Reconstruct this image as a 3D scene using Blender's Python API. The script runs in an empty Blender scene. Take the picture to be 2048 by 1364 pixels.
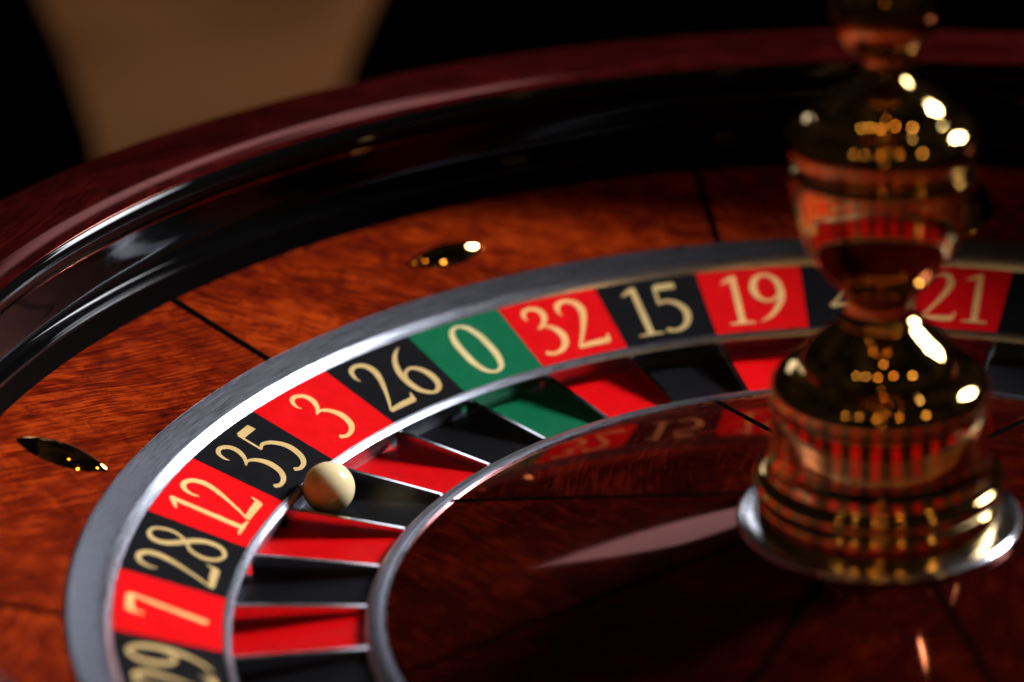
import bpy, bmesh, math, random
from mathutils import Vector, Matrix

random.seed(7)
U = 0.27                       # metres: radius of the outer edge of the number ring
PI = math.pi
rad = math.radians
scene = bpy.context.scene
COL = scene.collection

# ------------------------------------------------------------------ camera
cam_d = bpy.data.cameras.new('camera')
cam = bpy.data.objects.new('camera', cam_d)
COL.objects.link(cam)
right = Vector((0.99302348, 0.11209796, -0.03658423))
up = Vector((-0.01125034, 0.39890771, 0.91692206))
back = Vector((0.11737882, -0.91011356, 0.39738586))
M = Matrix((right, up, back)).transposed().to_4x4()
M.translation = Vector((0.0, -3.66411826, 1.94482913)) * U
cam.matrix_world = M
cam_d.sensor_width = 36.0
cam_d.lens = 109.54
cam_d.clip_start = 0.02
cam_d.clip_end = 100.0
cam_d.dof.use_dof = True
cam_d.dof.focus_distance = 4.50 * U
cam_d.dof.aperture_fstop = 3.5
cam_d.dof.aperture_blades = 9
scene.camera = cam

# ------------------------------------------------------------------ world: a dark room
world = bpy.data.worlds.new('World')
scene.world = world
world.use_nodes = True
bg = world.node_tree.nodes['Background']
wn = world.node_tree.nodes.new('ShaderNodeTexNoise'); wn.inputs['Scale'].default_value = 2.2; wn.inputs['Detail'].default_value = 3
wr = world.node_tree.nodes.new('ShaderNodeValToRGB')
wr.color_ramp.elements[0].position = 0.45; wr.color_ramp.elements[0].color = (0.10, 0.08, 0.07, 1)
wr.color_ramp.elements[1].position = 0.72; wr.color_ramp.elements[1].color = (1.0, 0.66, 0.38, 1)
world.node_tree.links.new(wn.outputs['Fac'], wr.inputs['Fac'])
world.node_tree.links.new(wr.outputs['Color'], bg.inputs['Color'])
bg.inputs['Strength'].default_value = 0.022

# ------------------------------------------------------------------ lights
def sph(az, el, d):
    return Vector((math.cos(rad(el)) * math.cos(rad(az)), math.cos(rad(el)) * math.sin(rad(az)), math.sin(rad(el)))) * d

def area(name, pos, target, sx, sy, power, color):
    d = bpy.data.lights.new(name, 'AREA')
    d.shape = 'RECTANGLE'; d.size = sx; d.size_y = sy; d.energy = power; d.color = color
    o = bpy.data.objects.new(name, d); COL.objects.link(o)
    o.location = pos
    o.rotation_euler = (Vector(target) - Vector(pos)).to_track_quat('-Z', 'Y').to_euler()
    return o

def lamp(name, az, el, dist, power, radius, color):
    d = bpy.data.lights.new(name, 'POINT')
    d.energy = power; d.shadow_soft_size = radius; d.color = color
    o = bpy.data.objects.new(name, d); COL.objects.link(o)
    o.location = sph(az, el, dist) + Vector((0, 0, 0.1))
    return o

# tall window to the right and its narrower neighbour
key = area('window_light', sph(38, 32.5, 2.5), (-0.19, 0.09, 0.02), 0.74, 0.76, 4.2, (0.93, 0.95, 1.0))
key.data.spread = rad(24)
# dimmer, bluish panes behind the wheel: seen in the varnish, the steel and the fret tops
bw = area('back_window_light', sph(106.4, 23.0, 2.9), (0, 0, 0.02), 0.47, 0.25, 0.66, (0.80, 0.85, 1.0))
bw.rotation_euler.rotate_axis('Z', rad(32))
area('back_window_light', sph(100.2, 28, 2.9), (0, 0, 0.02), 0.20, 0.26, 0.42, (0.84, 0.88, 1.0))
# bulbs of the room's lamps, behind and beside the camera
WARM = (1.0, 0.44, 0.09)
GOLD = (1.0, 0.58, 0.19)
for az, el, dist, power, rr, colr in (
        (-94, 48, 3.0, 3.4, 0.065, WARM), (-64, 50, 3.0, 3.4, 0.065, WARM), (-79, 68, 2.8, 1.4, 0.06, WARM),
        (-132, 44, 3.0, 2.4, 0.065, GOLD), (-116, 48, 3.0, 2.2, 0.065, GOLD), (-33, 40, 2.8, 5.0, 0.085, GOLD),
        (-88, 18, 3.4, 1.4, 0.065, WARM)):
    lamp('bulb_light', az, el, dist, power * 1.3, rr, colr)
# warm fill spot, added only to brighten the floor behind the table
sp = bpy.data.lights.new('floor_fill_light', 'SPOT')
sp.energy = 88; sp.color = (1.0, 0.66, 0.42); sp.spot_size = rad(75); sp.spot_blend = 0.8; sp.shadow_soft_size = 0.15
spo = bpy.data.objects.new('floor_fill_light', sp); COL.objects.link(spo)
spo.location = (-1.3, 2.9, 1.5); spo.rotation_euler = (0, 0, 0)

# ------------------------------------------------------------------ exposure
scene.view_settings.view_transform = 'Standard'
scene.view_settings.look = 'None'
scene.view_settings.exposure = 0.0
scene.view_settings.gamma = 1.0
scene.view_settings.use_curve_mapping = False
scene.render.engine = 'CYCLES'
scene.cycles.use_denoising = True
scene.cycles.use_adaptive_sampling = False
scene.cycles.max_bounces = 10
scene.cycles.glossy_bounces = 8
scene.cycles.sample_clamp_indirect = 6.0
scene.cycles.blur_glossy = 0.3
scene.cycles.caustics_reflective = False
scene.cycles.caustics_refractive = False

# ------------------------------------------------------------------ materials
def new_mat(name):
    m = bpy.data.materials.new(name); m.use_nodes = True
    nt = m.node_tree
    return m, nt, nt.nodes['Principled BSDF']

def N(nt, typ, **kw):
    n = nt.nodes.new(typ)
    for k, v in kw.items():
        setattr(n, k, v)
    return n

def ramp(nt, stops, fac):
    r = N(nt, 'ShaderNodeValToRGB')
    els = r.color_ramp.elements
    while len(els) < len(stops): els.new(0.5)
    for e, (p, c) in zip(els, stops):
        e.position = p; e.color = (*c, 1)
    nt.links.new(fac, r.inputs['Fac'])
    return r.outputs['Color']

def math_node(nt, op, a, b=None):
    n = N(nt, 'ShaderNodeMath', operation=op)
    for i, v in enumerate((a, b)):
        if v is None: continue
        if isinstance(v, (int, float)): n.inputs[i].default_value = v
        else: nt.links.new(v, n.inputs[i])
    return n.outputs[0]

def wood(name, c_dark, c_mid, c_light, grain_angle, scale=1.0, gloss=0.085, tint=(1.0, 0.40, 0.33), spec=0.5):
    m, nt, b = new_mat(name)
    tc = N(nt, 'ShaderNodeTexCoord'); oi = N(nt, 'ShaderNodeObjectInfo')
    mp = N(nt, 'ShaderNodeMapping'); mp.inputs['Rotation'].default_value = (0, 0, grain_angle)
    nt.links.new(tc.outputs['Object'], mp.inputs['Vector'])
    off = N(nt, 'ShaderNodeVectorMath', operation='ADD')
    cmb = N(nt, 'ShaderNodeCombineXYZ')
    nt.links.new(math_node(nt, 'MULTIPLY', oi.outputs['Random'], 7.0), cmb.inputs[0])
    nt.links.new(math_node(nt, 'MULTIPLY', oi.outputs['Random'], 13.0), cmb.inputs[1])
    nt.links.new(mp.outputs[0], off.inputs[0]); nt.links.new(cmb.outputs[0], off.inputs[1])
    # swirl of the figure bends the fine grain
    warp = N(nt, 'ShaderNodeTexNoise'); warp.inputs['Scale'].default_value = 9 * scale; warp.inputs['Detail'].default_value = 2
    nt.links.new(off.outputs[0], warp.inputs['Vector'])
    wv = N(nt, 'ShaderNodeVectorMath', operation='SCALE'); wv.inputs['Scale'].default_value = 0.020 / scale
    nt.links.new(warp.outputs['Color'], wv.inputs[0])
    add = N(nt, 'ShaderNodeVectorMath', operation='ADD')
    nt.links.new(off.outputs[0], add.inputs[0]); nt.links.new(wv.outputs[0], add.inputs[1])
    st = N(nt, 'ShaderNodeVectorMath', operation='MULTIPLY'); st.inputs[1].default_value = (60 * scale, 980 * scale, 120 * scale)
    nt.links.new(add.outputs[0], st.inputs[0])
    grain = N(nt, 'ShaderNodeTexNoise'); grain.inputs['Scale'].default_value = 1.0; grain.inputs['Detail'].default_value = 4; grain.inputs['Roughness'].default_value = 0.6
    nt.links.new(st.outputs[0], grain.inputs['Vector'])
    burl = N(nt, 'ShaderNodeTexNoise'); burl.inputs['Scale'].default_value = 85 * scale; burl.inputs['Detail'].default_value = 7; burl.inputs['Roughness'].default_value = 0.62; burl.inputs['Distortion'].default_value = 0.9
    nt.links.new(add.outputs[0], burl.inputs['Vector'])
    st2 = N(nt, 'ShaderNodeVectorMath', operation='MULTIPLY'); st2.inputs[1].default_value = (10 * scale, 34 * scale, 20 * scale)
    nt.links.new(add.outputs[0], st2.inputs[0])
    big = N(nt, 'ShaderNodeTexNoise'); big.inputs['Scale'].default_value = 1.0; big.inputs['Detail'].default_value = 3; big.inputs['Distortion'].default_value = 1.2
    nt.links.new(st2.outputs[0], big.inputs['Vector'])
    f = math_node(nt, 'ADD', math_node(nt, 'MULTIPLY', grain.outputs['Fac'], 0.47), math_node(nt, 'MULTIPLY', burl.outputs['Fac'], 0.27))
    f = math_node(nt, 'ADD', f, math_node(nt, 'MULTIPLY', big.outputs['Fac'], 0.26))
    col = ramp(nt, [(0.38, c_dark), (0.50, c_mid), (0.61, c_light)], f)
    # dark veins
    vor = N(nt, 'ShaderNodeTexVoronoi', feature='DISTANCE_TO_EDGE'); vor.inputs['Scale'].default_value = 16 * scale
    wv2 = N(nt, 'ShaderNodeVectorMath', operation='SCALE'); wv2.inputs['Scale'].default_value = 0.08 / scale
    nt.links.new(burl.outputs['Color'], wv2.inputs[0])
    a2 = N(nt, 'ShaderNodeVectorMath', operation='ADD'); nt.links.new(off.outputs[0], a2.inputs[0]); nt.links.new(wv2.outputs[0], a2.inputs[1])
    nt.links.new(a2.outputs[0], vor.inputs['Vector'])
    vein = ramp(nt, [(0.0, (0.5, 0.42, 0.42)), (0.03, (1, 1, 1))], vor.outputs['Distance'])
    mul = N(nt, 'ShaderNodeMix', data_type='RGBA', blend_type='MULTIPLY'); mul.inputs['Factor'].default_value = 0.75
    nt.links.new(col, mul.inputs['A']); nt.links.new(vein, mul.inputs['B'])
    nt.links.new(mul.outputs['Result'], b.inputs['Base Color'])
    # stained varnish: a clear-edged reflection that takes on the red of the stain
    b.inputs['Roughness'].default_value = 0.8
    b.inputs['Specular IOR Level'].default_value = 0.0
    gl = N(nt, 'ShaderNodeBsdfGlossy'); gl.inputs['Color'].default_value = (*tint, 1); gl.inputs['Roughness'].default_value = gloss
    fr = N(nt, 'ShaderNodeFresnel'); fr.inputs['IOR'].default_value = 1.0 + 0.45 * spec * 2
    mx = N(nt, 'ShaderNodeMixShader')
    nt.links.new(fr.outputs[0], mx.inputs[0]); nt.links.new(b.outputs[0], mx.inputs[1]); nt.links.new(gl.outputs[0], mx.inputs[2])
    nt.links.new(mx.outputs[0], nt.nodes['Material Output'].inputs['Surface'])
    bump = N(nt, 'ShaderNodeBump'); bump.inputs['Strength'].default_value = 0.05; bump.inputs['Distance'].default_value = 0.0002
    if gloss > 0.2:
        nt.links.new(f, bump.inputs['Height']); nt.links.new(bump.outputs[0], b.inputs['Normal'])
    return m

def gloss_paint(name, color, rough=0.3, coat=0.6, coat_rough=0.08, spec=0.4, speckle=0.0):
    m, nt, b = new_mat(name)
    tc = N(nt, 'ShaderNodeTexCoord')
    no = N(nt, 'ShaderNodeTexNoise'); no.inputs['Scale'].default_value = 160; no.inputs['Detail'].default_value = 4
    nt.links.new(tc.outputs['Object'], no.inputs['Vector'])
    lo = tuple(c * 0.92 for c in color); hi = tuple(min(1, c * 1.06 + speckle) for c in color)
    nt.links.new(ramp(nt, [(0.3, lo), (0.7, hi)], no.outputs['Fac']), b.inputs['Base Color'])
    r = N(nt, 'ShaderNodeMapRange'); r.inputs['To Min'].default_value = rough * 0.8; r.inputs['To Max'].default_value = rough * 1.25
    nt.links.new(no.outputs['Fac'], r.inputs['Value']); nt.links.new(r.outputs[0], b.inputs['Roughness'])
    b.inputs['Specular IOR Level'].default_value = spec
    b.inputs['Coat Weight'].default_value = coat
    b.inputs['Coat Roughness'].default_value = coat_rough
    return m

def metal(name, color, rough, brushed=0.0, scale=900.0, aniso=0.0):
    m, nt, b = new_mat(name)
    if aniso:
        tg = N(nt, 'ShaderNodeTangent', direction_type='RADIAL', axis='Z')
        nt.links.new(tg.outputs[0], b.inputs['Tangent'])
        b.inputs['Anisotropic'].default_value = aniso
        b.inputs['Anisotropic Rotation'].default_value = 0.25
    b.inputs['Metallic'].default_value = 1.0
    b.inputs['Base Color'].default_value = (*color, 1)
    tc = N(nt, 'ShaderNodeTexCoord')
    if brushed > 0:
        # turned finish: fine rings about the axis, broken up along the ring
        sep = N(nt, 'ShaderNodeSeparateXYZ'); nt.links.new(tc.outputs['Object'], sep.inputs[0])
        r2 = math_node(nt, 'ADD', math_node(nt, 'MULTIPLY', sep.outputs[0], sep.outputs[0]), math_node(nt, 'MULTIPLY', sep.outputs[1], sep.outputs[1]))
        rr = math_node(nt, 'SQRT', r2)
        at = math_node(nt, 'ARCTAN2', sep.outputs[1], sep.outputs[0])
        c = N(nt, 'ShaderNodeCombineXYZ')
        nt.links.new(math_node(nt, 'MULTIPLY', rr, scale * 4), c.inputs[0]); nt.links.new(math_node(nt, 'MULTIPLY', at, 14.0), c.inputs[1])
        no = N(nt, 'ShaderNodeTexNoise'); no.inputs['Scale'].default_value = 1.0; no.inputs['Detail'].default_value = 5; no.inputs['Roughness'].default_value = 0.7
        nt.links.new(c.outputs[0], no.inputs['Vector'])
        n2 = N(nt, 'ShaderNodeTexNoise'); n2.inputs['Scale'].default_value = 220; n2.inputs['Detail'].default_value = 6
        nt.links.new(tc.outputs['Object'], n2.inputs['Vector'])
        mr = N(nt, 'ShaderNodeMapRange'); mr.inputs['From Min'].default_value = 0.3; mr.inputs['From Max'].default_value = 0.7
        mr.inputs['To Min'].default_value = rough * 0.75; mr.inputs['To Max'].default_value = rough * 1.3
        nt.links.new(no.outputs['Fac'], mr.inputs['Value']); nt.links.new(mr.outputs[0], b.inputs['Roughness'])
        h = math_node(nt, 'ADD', no.outputs['Fac'], math_node(nt, 'MULTIPLY', n2.outputs['Fac'], 0.25))
        bump = N(nt, 'ShaderNodeBump'); bump.inputs['Strength'].default_value = brushed; bump.inputs['Distance'].default_value = 0.0003
        nt.links.new(h, bump.inputs['Height']); nt.links.new(bump.outputs[0], b.inputs['Normal'])
    else:
        no = N(nt, 'ShaderNodeTexNoise'); no.inputs['Scale'].default_value = 90; no.inputs['Detail'].default_value = 5
        nt.links.new(tc.outputs['Object'], no.inputs['Vector'])
        mr = N(nt, 'ShaderNodeMapRange'); mr.inputs['From Min'].default_value = 0.35; mr.inputs['From Max'].default_value = 0.7
        mr.inputs['To Min'].default_value = rough * 0.8; mr.inputs['To Max'].default_value = rough * 1.4
        nt.links.new(no.outputs['Fac'], mr.inputs['Value']); nt.links.new(mr.outputs[0], b.inputs['Roughness'])
    return m

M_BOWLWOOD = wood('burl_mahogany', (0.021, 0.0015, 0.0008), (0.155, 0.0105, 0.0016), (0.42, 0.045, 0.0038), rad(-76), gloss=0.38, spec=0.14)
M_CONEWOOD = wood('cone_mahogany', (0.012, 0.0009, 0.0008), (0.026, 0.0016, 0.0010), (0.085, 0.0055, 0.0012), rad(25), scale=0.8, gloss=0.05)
M_RIMWOOD = wood('rim_mahogany', (0.014, 0.0009, 0.0011), (0.036, 0.0022, 0.0022), (0.075, 0.005, 0.004), rad(70), scale=0.7, gloss=0.10, spec=0.40)
M_SHELL = wood('shell_mahogany', (0.03, 0.004, 0.003), (0.06, 0.008, 0.005), (0.09, 0.014, 0.007), 0.0, scale=0.6)
M_BLACK = gloss_paint('black_lacquer', (0.003, 0.0028, 0.003), rough=0.04, coat=0.0, spec=0.07)
M_SATIN = gloss_paint('satin_black', (0.0015, 0.0014, 0.0015), rough=0.6, coat=0.0, spec=0.015)
M_INLAY = gloss_paint('black_inlay', (0.0022, 0.0018, 0.0018), rough=0.6, coat=0.0, spec=0.0)
M_RED = gloss_paint('red_enamel', (0.76, 0.003, 0.005), rough=0.40, coat=0.0, spec=0.08)
M_BLK = gloss_paint('black_enamel', (0.0065, 0.0065, 0.008), rough=0.40, coat=0.0, spec=0.08)
M_GRN = gloss_paint('green_enamel', (0.005, 0.135, 0.055), rough=0.40, coat=0.0, spec=0.08)
M_INK = {'black': gloss_paint('gold_ink', (0.62, 0.42, 0.155), rough=0.5, coat=0.0, spec=0.3, speckle=0.02),
         'red': gloss_paint('gold_ink_over_red', (0.95, 0.50, 0.17), rough=0.5, coat=0.0, spec=0.3, speckle=0.02),
         'green': gloss_paint('gold_ink_over_green', (0.74, 0.60, 0.27), rough=0.5, coat=0.0, spec=0.3, speckle=0.02)}
M_STEEL = metal('brushed_steel', (0.64, 0.66, 0.76), 0.275, brushed=0.05, aniso=0.40)
M_CHROME = metal('polished_chrome', (0.72, 0.71, 0.73), 0.17)
M_FRET = metal('fret_chrome', (0.76, 0.75, 0.77), 0.11)
M_BRASS = metal('polished_brass', (0.80, 0.51, 0.17), 0.045)
M_IVORY, _nt, _b = new_mat('ivory_ball')
_b.inputs['Base Color'].default_value = (0.80, 0.66, 0.40, 1)
_b.inputs['Roughness'].default_value = 0.16
_b.inputs['Subsurface Weight'].default_value = 0.5
_b.inputs['Subsurface Radius'].default_value = (0.004, 0.002, 0.001)
_no = N(_nt, 'ShaderNodeTexNoise'); _no.inputs['Scale'].default_value = 40; _no.inputs['Detail'].default_value = 6
_tc = N(_nt, 'ShaderNodeTexCoord'); _nt.links.new(_tc.outputs['Object'], _no.inputs['Vector'])
_nt.links.new(ramp(_nt, [(0.3, (0.86, 0.70, 0.38)), (0.7, (0.90, 0.76, 0.45))], _no.outputs['Fac']), _b.inputs['Base Color'])

# ------------------------------------------------------------------ helpers
def tag(o, label=None, cat=None, group=None, kind=None):
    if label: o['label'] = label
    if cat: o['category'] = cat
    if group: o['group'] = group
    if kind: o['kind'] = kind
    return o

def empty(name, loc=(0, 0, 0)):
    o = bpy.data.objects.new(name, None); o.empty_display_size = 0.05
    COL.objects.link(o); o.location = loc
    return o

def mesh_obj(name, verts, faces, mat, parent=None, sharp=35, smooth=True):
    me = bpy.data.meshes.new(name)
    me.from_pydata([tuple(v) for v in verts], [], faces)
    bm = bmesh.new(); bm.from_mesh(me)
    bmesh.ops.remove_doubles(bm, verts=bm.verts, dist=1e-7)
    bmesh.ops.recalc_face_normals(bm, faces=bm.faces)
    bm.to_mesh(me); bm.free()
    if smooth:
        me.polygons.foreach_set('use_smooth', [True] * len(me.polygons))
        me.set_sharp_from_angle(angle=rad(sharp))
    me.materials.append(mat)
    o = bpy.data.objects.new(name, me); COL.objects.link(o)
    if parent: o.parent = parent
    return o

def link_copy(src, parent, name=None):
    o = src.copy(); COL.objects.link(o); o.parent = parent
    if name: o.name = name
    return o

def smooth_profile(pts, n=8):
    """Catmull-Rom through (r, z); a third value 1 marks a corner that stays sharp."""
    runs, cur = [], []
    for p in pts:
        cur.append((p[0], p[1]))
        if len(p) > 2 and p[2] and len(cur) > 1:
            runs.append(cur); cur = [(p[0], p[1])]
    if len(cur) > 1: runs.append(cur)
    out = []
    for run in runs:
        m = len(run)
        for i in range(m - 1):
            p0 = run[max(i - 1, 0)]; p1 = run[i]; p2 = run[i + 1]; p3 = run[min(i + 2, m - 1)]
            steps = n if m > 2 else 1
            for k in range(steps):
                t = k / steps
                out.append(tuple(0.5 * ((2 * p1[j]) + (-p0[j] + p2[j]) * t + (2 * p0[j] - 5 * p1[j] + 4 * p2[j] - p3[j]) * t * t
                                        + (-p0[j] + 3 * p1[j] - 3 * p2[j] + p3[j]) * t ** 3) for j in (0, 1)))
    out.append(runs[-1][-1])
    return out

def lathe(name, prof, mat, parent=None, seg=240, closed=False, sharp=30):
    """prof in wheel units; revolve the full turn."""
    V, F = [], []
    m = len(prof)
    for s in range(seg):
        a = 2 * PI * s / seg; c, sn = math.cos(a), math.sin(a)
        V += [(r * c * U, r * sn * U, z * U) for r, z in prof]
    rows = m if closed else m - 1
    for s in range(seg):
        t = (s + 1) % seg
        for i in range(rows):
            j = (i + 1) % m
            F.append((s * m + i, s * m + j, t * m + j, t * m + i))
    return mesh_obj(name, V, F, mat, parent, sharp)

def sweep(name, loop, a0, a1, n, mat, parent=None, sharp=30):
    """closed (r, z) loop swept from a0 to a1 radians, capped: a solid ring segment."""
    V, F = [], []
    m = len(loop)
    for s in range(n + 1):
        a = a0 + (a1 - a0) * s / n; c, sn = math.cos(a), math.sin(a)
        V += [(r * c * U, r * sn * U, z * U) for r, z in loop]
    for s in range(n):
        for i in range(m):
            j = (i + 1) % m
            F.append((s * m + i, s * m + j, (s + 1) * m + j, (s + 1) * m + i))
    F.append(tuple(range(m))[::-1]); F.append(tuple(range(n * m, n * m + m)))
    return mesh_obj(name, V, F, mat, parent, sharp)

def box_between(name, prof, width, depth, mat, parent):
    """radial bar along +x following prof [(r, z)...], parallel sides, slightly rounded top."""
    V, F = [], []
    sec = [(-0.5, -depth), (-0.5, -0.0008), (-0.38, 0.0), (0.38, 0.0), (0.5, -0.0008), (0.5, -depth)]
    m = len(sec)
    for r, z in prof:
        V += [(r * U, w * width * U, (z + d) * U) for w, d in sec]
    for s in range(len(prof) - 1):
        for i in range(m):
            j = (i + 1) % m
            F.append((s * m + i, s * m + j, (s + 1) * m + j, (s + 1) * m + i))
    F.append(tuple(range(m))); F.append(tuple(range((len(prof) - 1) * m, len(prof) * m)))
    return mesh_obj(name, V, F, mat, parent)

# ================================================================== floor behind
def build_floor():
    m, nt, b = new_mat('tan_floor')
    tc = N(nt, 'ShaderNodeTexCoord')
    no = N(nt, 'ShaderNodeTexNoise'); no.inputs['Scale'].default_value = 1.15; no.inputs['Detail'].default_value = 2; no.inputs['Distortion'].default_value = 0.8
    nt.links.new(tc.outputs['Object'], no.inputs['Vector'])
    n2 = N(nt, 'ShaderNodeTexNoise'); n2.inputs['Scale'].default_value = 160; n2.inputs['Detail'].default_value = 4
    nt.links.new(tc.outputs['Object'], n2.inputs['Vector'])
    f = math_node(nt, 'ADD', math_node(nt, 'MULTIPLY', no.outputs['Fac'], 0.8), math_node(nt, 'MULTIPLY', n2.outputs['Fac'], 0.2))
    nt.links.new(ramp(nt, [(0.42, (0.085, 0.042, 0.019)), (0.58, (0.27, 0.150, 0.072))], f), b.inputs['Base Color'])
    b.inputs['Roughness'].default_value = 0.75
    g = mesh_obj('floor', [(-9, -9, -0.8), (9, -9, -0.8), (9, 12, -0.8), (-9, 12, -0.8)], [(0, 1, 2, 3)], m, None, smooth=False)
    tag(g, kind='structure')
build_floor()

# ================================================================== the fixed bowl
A_BOWL = 149.3                       # azimuth of one inlay of the bowl, degrees
bowl = tag(empty('roulette_bowl'), 'fixed mahogany bowl with black ball track and brass deflectors around the number wheel', 'roulette bowl')

# wooden slope: eight veneer panels with black inlays between them
slope = [(1.0615, 0.0740), (1.155, 0.1010), (1.2490, 0.1290), (1.2490, 0.1050), (1.0615, 0.0500)]
gap = 0.006
first = None
for k in range(8):
    if first is None:
        first = sweep('wood_panel', slope, gap, PI / 4 - gap, 40, M_BOWLWOOD, bowl); p = first
    else:
        p = link_copy(first, bowl)
    p.rotation_euler = (0, 0, rad(A_BOWL + 45 * k))
first = None
for k in range(8):
    if first is None:
        first = box_between('inlay_strip', [(1.0615, 0.0744), (1.155, 0.1014), (1.2486, 0.1293)], 0.0150, 0.02, M_INLAY, bowl); p = first
    else:
        p = link_copy(first, bowl)
    p.rotation_euler = (0, 0, rad(A_BOWL + 45 * k))

# black ball track: hollow wall under a bead
track = smooth_profile([(1.2700, 0.1660, 1), (1.2490, 0.1670, 1), (1.2490, 0.1700), (1.2496, 0.1722), (1.2515, 0.1735), (1.2560, 0.1737), (1.2640, 0.1738), (1.2700, 0.1760), (1.2742, 0.1820),
                        (1.2760, 0.1950), (1.2763, 0.2150), (1.2762, 0.2350), (1.2758, 0.2505, 1), (1.2735, 0.2520, 1), (1.2600, 0.2600), (1.2455, 0.2720), (1.2385, 0.2870),
                        (1.2390, 0.2990), (1.2440, 0.3065, 1), (1.2520, 0.3085)], 8)
trk = lathe('ball_track', track + [(1.33, 0.300), (1.33, 0.166)], M_BLACK, bowl, seg=360, closed=True, sharp=28)
lathe('track_apron', [(1.2484, 0.1200), (1.2484, 0.1310), (1.2492, 0.1400), (1.2492, 0.1668), (1.30, 0.1662), (1.30, 0.12)], M_SATIN, bowl, seg=300, closed=True)
thin = lathe('track_line', smooth_profile([(1.2765, 0.2490), (1.2735, 0.2495), (1.2722, 0.2515), (1.2740, 0.2535)], 4), M_RIMWOOD, trk, seg=360)

# rim: eight mahogany pieces, rolled over at the inner edge
rim_top = smooth_profile([(1.2450, 0.3000), (1.2452, 0.3075), (1.2490, 0.3100), (1.2600, 0.3122), (1.2800, 0.3138), (1.3050, 0.3136), (1.3700, 0.3080), (1.4400, 0.2990),
                          (1.4640, 0.2950), (1.4720, 0.2880), (1.4730, 0.2700)], 6)
first = None
for k in range(8):
    if first is None:
        first = sweep('rim_section', rim_top + [(1.46, 0.25), (1.30, 0.25)], 0.0004, PI / 4 - 0.0004, 60, M_RIMWOOD, bowl, sharp=35); p = first
    else:
        p = link_copy(first, bowl)
    p.rotation_euler = (0, 0, rad(A_BOWL + 45 * k))

lathe('outer_shell', smooth_profile([(1.3, 0.255, 1), (1.468, 0.262, 1), (1.470, 0.20), (1.455, 0.08), (1.42, -0.06), (1.36, -0.16), (1.30, -0.20, 1), (0.3, -0.22, 1),
                                     (0.3, -0.17, 1), (0.9, -0.14), (1.02, -0.08), (1.058, 0.0, 1), (1.0605, 0.046, 1), (1.25, 0.10, 1), (1.335, 0.11, 1)], 5),
      M_SHELL, bowl, seg=180, closed=True)

# brass deflectors, alternately lying along the slope and across it
def deflector(name, parent):
    L, W, H = 0.0700, 0.0290, 0.0190
    V, F = [], []
    n, k = 28, 10
    for i in range(n + 1):
        t = -1 + 2 * i / n
        w = W * (1 - t * t) ** 0.85 + 0.0004
        h = H * (1 - t * t) ** 0.75 + 0.0002
        for j in range(k + 1):
            s = -1 + 2 * j / k
            V.append((t * L * U, s * w * U, (h * (1 - abs(s) ** 1.6)) * U - 0.0002))
    for i in range(n):
        for j in range(k):
            a = i * (k + 1) + j
            F.append((a, a + 1, a + k + 2, a + k + 1))
    return mesh_obj(name, V, F, M_BRASS, parent, sharp=60)
dslope = math.atan2(0.129 - 0.074, 1.249 - 1.0615)
dm = None
for k in range(8):
    az = rad(127.3 + 45 * k)
    if dm is None:
        d = dm = deflector('deflector', bowl)
    else:
        d = link_copy(dm, bowl)
    r = 1.1400; z = 0.074 + (r - 1.0615) * math.tan(dslope) + 0.0004
    d.location = (r * U * math.cos(az), r * U * math.sin(az), z * U)
    base = Matrix.Rotation(az, 3, 'Z') @ Matrix.Rotation(-dslope, 3, 'Y')
    if k % 2 == 0:
        base = base @ Matrix.Rotation(PI / 2, 3, 'Z')
    d.rotation_euler = base.to_euler()

# ================================================================== the spinning rotor
rotor = tag(empty('wheel_rotor'), 'spinning number wheel with red and black pockets, mahogany cone and brass turret', 'roulette wheel')
A0 = 131.5141                         # azimuth of the middle of pocket 0, degrees
STEP = 360.0 / 37
ORDER = [0, 32, 15, 19, 4, 21, 2, 25, 17, 34, 6, 27, 13, 36, 11, 30, 8, 23, 10, 5, 24, 16, 33, 1, 20, 14, 31, 9, 22, 18, 29, 7, 28, 12, 35, 3, 26]

# steel ring outside the numbers
lathe('outer_steel_ring', smooth_profile([(1.0560, 0.0450, 1), (1.0586, 0.0710), (1.0575, 0.0738), (1.0545, 0.0744, 1), (1.0165, 0.0636), (1.0140, 0.0624, 1), (1.0085, 0.0580), (1.0040, 0.0532), (1.0010, 0.0488, 1), (1.0010, 0.030)], 5),
      M_STEEL, rotor, seg=360, sharp=18)
# lip between numbers and pockets, wall running down under it
lathe('pocket_wall', smooth_profile([(0.8620, -0.006, 1), (0.8620, 0.0006, 1), (0.8575, -0.0018), (0.8532, -0.0060), (0.8515, -0.0085), (0.8530, -0.0110, 1), (0.8680, -0.0440, 1), (0.8680, -0.05)], 5),
      M_STEEL, rotor, seg=360, sharp=30)
# chrome band at the foot of the cone
lathe('inner_chrome_ring', smooth_profile([(0.6775, -0.045, 1), (0.6775, -0.0220), (0.6760, -0.0165), (0.6705, -0.0125), (0.6620, -0.0105), (0.6550, -0.0095), (0.6500, -0.0110, 1), (0.6490, -0.0160)], 6),
      M_STEEL, rotor, seg=300, sharp=40)

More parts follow.
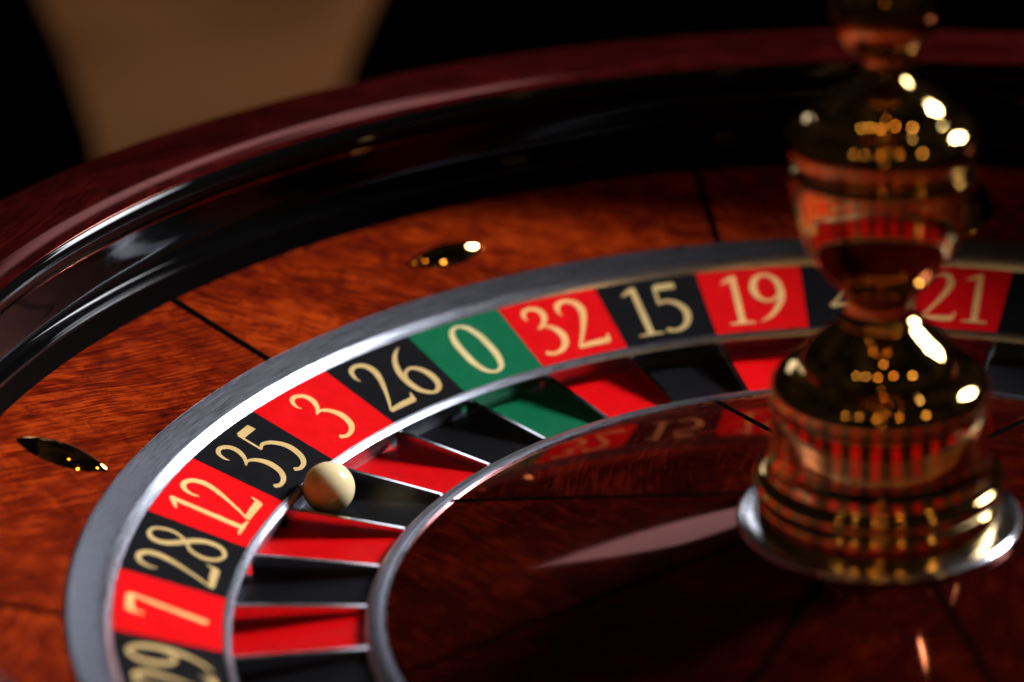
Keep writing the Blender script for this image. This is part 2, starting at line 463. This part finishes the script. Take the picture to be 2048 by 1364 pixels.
# ---- numerals: pen strokes (x, y, width), cap height 1
DIG = {
 '0': (0.50, [[(0.25, 0.995, .05), (0.13, 0.93, .075), (0.06, 0.74, .10), (0.045, 0.5, .108), (0.06, 0.26, .10), (0.13, 0.07, .075), (0.25, 0.005, .05),
               (0.37, 0.07, .075), (0.44, 0.26, .10), (0.455, 0.5, .108), (0.44, 0.74, .10), (0.37, 0.93, .075), (0.25, 0.995, .05)]]),
 '1': (0.36, [[(0.205, 0.99, .085), (0.205, 0.5, .098), (0.205, 0.02, .098)], [(0.02, 0.845, .012), (0.10, 0.895, .06), (0.215, 0.975, .055)],
              [(0.03, 0.015, .03), (0.13, 0.022, .046), (0.205, 0.025, .06), (0.28, 0.022, .046), (0.38, 0.015, .03)]]),
 '2': (0.54, [[(0.075, 0.70, .012), (0.055, 0.79, .05), (0.10, 0.915, .075), (0.22, 0.965, .075), (0.345, 0.905, .095), (0.385, 0.755, .105), (0.335, 0.575, .085),
               (0.235, 0.37, .06), (0.125, 0.18, .045), (0.03, 0.045, .03)],
              [(0.025, 0.042, .075), (0.20, 0.052, .096), (0.36, 0.056, .105), (0.465, 0.058, .108)], [(0.455, 0.04, .075), (0.485, 0.11, .055), (0.515, 0.185, .014)]]),
 '3': (0.48, [[(0.085, 0.75, .012), (0.062, 0.82, .045), (0.10, 0.925, .065), (0.205, 0.965, .068), (0.315, 0.905, .085), (0.345, 0.79, .092), (0.295, 0.665, .07), (0.215, 0.585, .045), (0.155, 0.548, .028)],
              [(0.155, 0.548, .028), (0.255, 0.575, .045), (0.365, 0.50, .08), (0.425, 0.345, .108), (0.385, 0.165, .095), (0.27, 0.055, .07), (0.14, 0.028, .062), (0.065, 0.062, .075), (0.045, 0.075, .05)]]),
 '4': (0.66, [[(0.46, 1.0, .03), (0.46, 0.97, .10), (0.46, 0.5, .10), (0.46, 0.02, .10)], [(0.45, 0.965, .045), (0.24, 0.62, .045), (0.035, 0.305, .045)],
              [(0.0, 0.285, .075), (0.30, 0.285, .075), (0.65, 0.285, .075)], [(0.30, 0.014, .028), (0.46, 0.02, .045), (0.62, 0.014, .028)]]),
 '5': (0.48, [[(0.135, 0.92, .125), (0.27, 0.925, .125), (0.415, 0.93, .125)], [(0.122, 0.95, .04), (0.108, 0.78, .04), (0.093, 0.575, .04)],
              [(0.092, 0.585, .03), (0.195, 0.628, .06), (0.315, 0.575, .082), (0.40, 0.45, .10), (0.415, 0.315, .104), (0.36, 0.15, .09), (0.255, 0.05, .07), (0.14, 0.022, .06), (0.065, 0.055, .075), (0.045, 0.068, .05)]]),
 '6': (0.50, [[(0.44, 0.985, .012), (0.31, 0.90, .05), (0.185, 0.76, .075), (0.09, 0.56, .098), (0.062, 0.345, .106), (0.10, 0.14, .09), (0.235, 0.03, .06), (0.375, 0.10, .085), (0.435, 0.285, .105),
               (0.395, 0.475, .088), (0.29, 0.565, .058), (0.17, 0.53, .045), (0.095, 0.42, .04)]]),
 '7': (0.46, [[(0.055, 0.925, .10), (0.20, 0.93, .10), (0.44, 0.938, .085)], [(0.062, 0.94, .09), (0.045, 0.84, .06), (0.03, 0.755, .014)],
              [(0.432, 0.95, .05), (0.375, 0.76, .07), (0.295, 0.46, .085), (0.205, 0.12, .095), (0.185, 0.045, .092), (0.178, 0.018, .06)]]),
 '8': (0.52, [[(0.30, 0.525, .045), (0.405, 0.65, .05), (0.43, 0.79, .062), (0.375, 0.925, .06), (0.26, 0.968, .05), (0.14, 0.915, .075), (0.105, 0.79, .095), (0.165, 0.665, .102), (0.27, 0.55, .10),
               (0.385, 0.42, .104), (0.445, 0.27, .10), (0.405, 0.11, .08), (0.265, 0.03, .052), (0.115, 0.095, .064), (0.062, 0.245, .074), (0.115, 0.40, .058), (0.21, 0.475, .045), (0.30, 0.525, .045)]]),
}
DIG['9'] = (0.50, [[(0.50 - x, 1.0 - y, w) for x, y, w in st] for st in DIG['6'][1]])

def stroke_points(st, n=7):
    out = []
    m = len(st)
    ring = m > 4 and abs(st[0][0] - st[-1][0]) < 1e-6 and abs(st[0][1] - st[-1][1]) < 1e-6
    if m == 2: return list(st)
    for i in range(m - 1):
        p1, p2 = st[i], st[i + 1]
        p0 = st[i - 1] if i > 0 else (st[m - 2] if ring else p1)
        p3 = st[i + 2] if i + 2 < m else (st[1] if ring else p2)
        for k in range(n):
            t = k / n
            out.append(tuple(0.5 * (2 * p1[j] + (-p0[j] + p2[j]) * t + (2 * p0[j] - 5 * p1[j] + 4 * p2[j] - p3[j]) * t * t + (-p0[j] + 3 * p1[j] - 3 * p2[j] + p3[j]) * t ** 3) for j in range(3)))
    out.append(st[-1])
    return out

R_IN, Z_IN, R_OUT, Z_OUT = 0.8624, 0.0, 1.0, 0.0490
TILE_LEN = math.hypot(R_OUT - R_IN, Z_OUT - Z_IN)
TS, TC = (Z_OUT - Z_IN) / TILE_LEN, (R_OUT - R_IN) / TILE_LEN

def tile_point(u, v, h):
    """u: metres/U along the tangent (reader's right), v: along the slope from the inner edge, h: above the surface.  Reader's right is clockwise."""
    r = R_IN + v * TC - h * TS
    z = Z_IN + v * TS + h * TC
    ang = -u / (R_IN + v * TC)
    return (r * math.cos(ang) * U, r * math.sin(ang) * U, z * U)

def numeral(text, parent, ink):
    H, SX, BOLD = 0.1145, 1.0, 0.96
    digits = [DIG[c] for c in text]
    total = sum(d[0] for d in digits) + 0.035 * (len(digits) - 1)
    x0 = -total / 2
    V, F = [], []
    layer = 0
    for wd, strokes in digits:
        for st in strokes:
            layer += 1
            pts = stroke_points(st)
            h = (0.00055 + 0.00005 * layer)
            prev = None
            L = len(pts)
            for i, (x, y, w) in enumerate(pts):
                a = pts[max(i - 1, 0)]; b = pts[min(i + 1, L - 1)]
                if i == 0 and abs(st[0][0] - st[-1][0]) < 1e-6 and abs(st[0][1] - st[-1][1]) < 1e-6: a = pts[L - 2]
                if i == L - 1 and abs(st[0][0] - st[-1][0]) < 1e-6 and abs(st[0][1] - st[-1][1]) < 1e-6: b = pts[1]
                dx, dy = b[0] - a[0], b[1] - a[1]
                n = math.hypot(dx, dy) or 1.0
                nx, ny = -dy / n * w * BOLD / 2, dx / n * w * BOLD / 2
                for sx, sy in ((x + nx, y + ny), (x - nx, y - ny)):
                    V.append(tile_point((x0 + sx) * H * SX, 0.0180 + sy * H, h))
                if prev is not None:
                    F.append((prev, prev + 1, len(V) - 1, len(V) - 2))
                prev = len(V) - 2
        x0 += wd + 0.035
    me = bpy.data.meshes.new('numeral'); me.from_pydata(V, [], F)
    bm = bmesh.new(); bm.from_mesh(me)
    for f in bm.faces:
        if f.normal.z < 0: f.normal_flip()
    bm.to_mesh(me); bm.free()
    me.materials.append(ink)
    o = bpy.data.objects.new('numeral', me); COL.objects.link(o); o.parent = parent
    return o

half = rad(STEP) / 2 - 0.00025
tile_loop = [(R_IN, Z_IN), (0.9312, 0.0245), (R_OUT, Z_OUT), (R_OUT, Z_OUT - 0.012), (R_IN, Z_IN - 0.012)]
floor_loop = [(0.6778, -0.0245), (0.772, -0.0330), (0.8675, -0.0420), (0.8675, -0.0500), (0.6778, -0.0450)]
proto_tile, proto_floor, proto_fret = {}, {}, None
for i, num in enumerate(ORDER):
    colour = 'green' if num == 0 else ('red' if i % 2 == 1 else 'black')
    mat = {'green': M_GRN, 'red': M_RED, 'black': M_BLK}[colour]
    az = rad(A0 - i * STEP)
    if colour not in proto_tile:
        t = proto_tile[colour] = sweep('number_tile', tile_loop, -half, half, 8, mat, rotor)
        f = proto_floor[colour] = sweep('pocket_floor', floor_loop, -half, half, 8, mat, rotor)
    else:
        t = link_copy(proto_tile[colour], rotor); f = link_copy(proto_floor[colour], rotor)
    t.rotation_euler = (0, 0, az); f.rotation_euler = (0, 0, az)
    t['label'] = '%s tile bearing the number %d in gold' % (colour, num)
    f['label'] = '%s pocket below the number %d' % (colour, num)
    numeral(str(num), t, M_INK[colour])
    # thin metal fret on the clockwise side of the pocket: high at the wall, running out at the cone
    if proto_fret is None:
        prof = [(0.8560, -0.0095), (0.80, -0.0108), (0.74, -0.0125), (0.6772, -0.0150)]
        V, F = [], []
        for r, z in prof:
            w1, w0 = 0.0038, 0.0041
            for y, zz in ((-w0, -0.045), (-w1, z - 0.0008), (-w1 * 0.8, z), (w1 * 0.8, z), (w1, z - 0.0008), (w0, -0.045)):
                V.append((r * U, y * U, zz * U))
        for s in range(len(prof) - 1):
            for k in range(6):
                j = (k + 1) % 6
                F.append((s * 6 + k, s * 6 + j, s * 6 + 6 + j, s * 6 + 6 + k))
        F.append(tuple(range(6))); F.append(tuple(range(18, 24)))
        fr = proto_fret = mesh_obj('pocket_fret', V, F, M_FRET, rotor, sharp=25)
    else:
        fr = link_copy(proto_fret, rotor)
    fr.rotation_euler = (0, 0, az - rad(STEP) / 2)

# ---- mahogany cone: eight panels with black inlays
A_CONE = 112.0
cone_loop = [(0.6490, -0.0135), (0.50, 0.0219), (0.34, 0.0598), (0.1700, 0.1000), (0.1700, 0.08), (0.6490, -0.035)]
first = None
for k in range(8):
    if first is None:
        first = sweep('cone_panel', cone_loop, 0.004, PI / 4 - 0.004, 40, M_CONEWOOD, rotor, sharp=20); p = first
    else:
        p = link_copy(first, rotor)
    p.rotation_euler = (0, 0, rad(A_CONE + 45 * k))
first = None
for k in range(8):
    if first is None:
        first = box_between('cone_inlay', [(0.6485, -0.0130), (0.40, 0.0460), (0.172, 0.0999)], 0.0125, 0.02, M_INLAY, rotor); p = first
    else:
        p = link_copy(first, rotor)
    p.rotation_euler = (0, 0, rad(A_CONE + 45 * k))
lathe('rotor_hub', [(0.88, -0.047), (0.30, -0.047), (0.16, 0.07), (0.06, 0.07), (0.06, -0.14), (0.88, -0.06)], M_SHELL, rotor, seg=96, closed=True)

# ---- turret
turret = lathe('turret', smooth_profile([(0.0, 0.106, 1), (0.1560, 0.106, 1), (0.1590, 0.1120), (0.1592, 0.1340), (0.1575, 0.1400, 1), (0.1550, 0.1420, 1), (0.1585, 0.1455), (0.1620, 0.1530), (0.1622, 0.1610), (0.1590, 0.1690), (0.1530, 0.1725, 1), (0.1490, 0.1735, 1), (0.1465, 0.1775),
                          (0.1455, 0.1880, 1), (0.1432, 0.1925), (0.1412, 0.2000, 1), (0.1396, 0.2030, 1), (0.1390, 0.2350), (0.1390, 0.2660, 1), (0.1405, 0.2690), (0.1405, 0.2740, 1), (0.1395, 0.2760, 1), (0.1410, 0.2840), (0.1390, 0.2960), (0.1320, 0.3070),
                          (0.1200, 0.3150), (0.1060, 0.3190, 1), (0.1030, 0.3195, 1), (0.1005, 0.3290), (0.0930, 0.3420), (0.0800, 0.3560), (0.0640, 0.3690), (0.0510, 0.3800, 1)], 7), M_BRASS, rotor, seg=160, sharp=30)
turret['label'] = 'polished brass turret rising from the middle of the cone'
lathe('base_plate', smooth_profile([(0.0, 0.0985, 1), (0.1790, 0.0955, 1), (0.1835, 0.0985), (0.1850, 0.1025), (0.1830, 0.1060), (0.1770, 0.1085), (0.160, 0.1105), (0.130, 0.1110)], 6), M_CHROME, turret, seg=160)
lathe('neck', smooth_profile([(0.0505, 0.3795, 1), (0.0528, 0.3815), (0.0532, 0.3850), (0.0500, 0.3885, 1), (0.0462, 0.3920), (0.0445, 0.4020), (0.0458, 0.4140), (0.0500, 0.4220, 1)], 6), M_BRASS, turret, seg=120)
lathe('cup', smooth_profile([(0.0498, 0.4218, 1), (0.0560, 0.4310), (0.0690, 0.4450), (0.0830, 0.4630), (0.0945, 0.4850), (0.1040, 0.5130), (0.1110, 0.5450), (0.1150, 0.5700), (0.1168, 0.5830), (0.1150, 0.5880, 1),
                         (0.1105, 0.5900, 1), (0.1090, 0.5960), (0.1110, 0.6010, 1), (0.1150, 0.6060), (0.1180, 0.6180), (0.1175, 0.6320), (0.1110, 0.6450), (0.0990, 0.6540), (0.0880, 0.6575, 1), (0.0868, 0.6585, 1),
                         (0.0840, 0.6650), (0.0750, 0.6765), (0.0590, 0.6890), (0.0420, 0.6995), (0.0310, 0.7080, 1)], 7), M_BRASS, turret, seg=160)
lathe('knob', smooth_profile([(0.0305, 0.7075, 1), (0.0275, 0.7150), (0.0262, 0.7240), (0.0275, 0.7320, 1), (0.0400, 0.7400), (0.0530, 0.7540), (0.0615, 0.7730), (0.0640, 0.7960),
                          (0.0605, 0.8190), (0.0500, 0.8390), (0.0340, 0.8530), (0.0160, 0.8600), (0.0, 0.8615)], 7), M_BRASS, turret, seg=120)

# ================================================================== the ball
def build_ball():
    bm = bmesh.new()
    bmesh.ops.create_uvsphere(bm, u_segments=64, v_segments=40, radius=0.0374 * U)
    me = bpy.data.meshes.new('roulette_ball'); bm.to_mesh(me); bm.free()
    me.polygons.foreach_set('use_smooth', [True] * len(me.polygons))
    me.materials.append(M_IVORY)
    o = bpy.data.objects.new('roulette_ball', me); COL.objects.link(o)
    az = rad(A0 + 3.1 * STEP)
    o.location = (0.8180 * U * math.cos(az), 0.8180 * U * math.sin(az), 0.0016 * U)
    tag(o, 'glossy ivory ball resting in the black pocket of number 35', 'ball')
build_ball()

# ================================================================== chairs in the dark behind
M_LEATHER = gloss_paint('black_leather', (0.003, 0.003, 0.003), rough=0.8, coat=0.0, spec=0.05)
def rounded_slab(name, sx, sy, sz, r, mat, parent, loc, bend=0.0):
    bm = bmesh.new()
    bmesh.ops.create_cube(bm, size=1.0)
    bmesh.ops.scale(bm, vec=(sx, sy, sz), verts=bm.verts)
    bmesh.ops.subdivide_edges(bm, edges=[e for e in bm.edges if abs(e.verts[0].co.x - e.verts[1].co.x) > sx * 0.5], cuts=8)
    bmesh.ops.bevel(bm, geom=[e for e in bm.edges if e.calc_face_angle(0) > 0.5], offset=r, segments=5, profile=0.5, affect='EDGES')
    for v in bm.verts:
        v.co.y += bend * (1 - (2 * v.co.x / sx) ** 2)
    me = bpy.data.meshes.new(name); bm.to_mesh(me); bm.free()
    me.polygons.foreach_set('use_smooth', [True] * len(me.polygons)); me.set_sharp_from_angle(angle=rad(50))
    me.materials.append(mat)
    o = bpy.data.objects.new(name, me); COL.objects.link(o); o.parent = parent; o.location = loc
    return o
def backrest(width, parent):
    prof = []
    z0 = 0.36
    nz = 26
    outline = [(-width / 2, z0)]
    for k in range(nz + 1):
        t = k / nz * PI
        outline.append((-width / 2 * math.cos(t), 0.40 + 0.46 * math.sin(t)))
    outline.append((width / 2, z0))
    V, F = [], []
    m = len(outline)
    for y, sc in ((-0.040, 0.93), (-0.032, 0.975), (-0.015, 1.0), (0.015, 1.0), (0.032, 0.975), (0.040, 0.93)):
        for x, z in outline:
            V.append((x * sc, y + 0.03 * (1 - (2 * x / width) ** 2), 0.65 + (z - 0.65) * sc))
    for s in range(5):
        for k in range(m):
            j = (k + 1) % m
            F.append((s * m + k, s * m + j, (s + 1) * m + j, (s + 1) * m + k))
    F.append(tuple(range(m))); F.append(tuple(range(5 * m, 6 * m)))
    return mesh_obj('backrest', V, F, M_LEATHER, parent, sharp=50)
def chair(label, loc, rz, width):
    t = empty('chair', loc); t.rotation_euler = (0, 0, rz)
    backrest(width, t)
    rounded_slab('seat', width, 0.44, 0.10, 0.03, M_LEATHER, t, (0, -0.24, 0.44))
    for sx in (-1, 1):
        for sy in (-0.42, -0.04):
            V, F = [], []
            for z, w in ((0.40, 0.022), (0.0, 0.014)):
                V += [(sx * (width / 2 - 0.05) + a * w, sy + b * w, z) for a, b in ((-1, -1), (1, -1), (1, 1), (-1, 1))]
            for k in range(4): F.append((k, (k + 1) % 4, 4 + (k + 1) % 4, 4 + k))
            F += [(0, 1, 2, 3), (4, 5, 6, 7)]
            mesh_obj('leg', V, F, M_INLAY, t, smooth=False)
    tag(t, label, 'chair', 'chairs behind the wheel')
    return t
chair('black chair at the left edge, out of focus beyond the rim', (-3.11 * U, 4.15 * U, -0.8), rad(6), 0.54)
chair('wide black chair out of focus behind the brass turret', (-0.25 * U, 4.25 * U, -0.8), rad(-2), 0.72)

# ================================================================== table that carries the bowl
table = tag(empty('table', (0, 0, -0.8)), 'dark table standing under the mahogany roulette bowl', 'table')
def table_part(name, prof, mat, seg=96):
    o = lathe(name, [(r / U, z / U) for r, z in prof], mat, table, seg=seg, closed=True, sharp=30)
    return o
TOPZ = 0.8 - 0.2215 * U
table_part('table_top', [(0.0, TOPZ), (0.432, TOPZ), (0.438, TOPZ - 0.004), (0.440, TOPZ - 0.012), (0.438, TOPZ - 0.026), (0.430, TOPZ - 0.030), (0.0, TOPZ - 0.030)], M_SHELL, 120)
table_part('pedestal', [(0.0, TOPZ - 0.0305), (0.12, TOPZ - 0.0305), (0.09, TOPZ - 0.08), (0.065, 0.45), (0.07, 0.15), (0.12, 0.06), (0.26, 0.03), (0.27, 0.0), (0.0, 0.0)], M_SHELL)
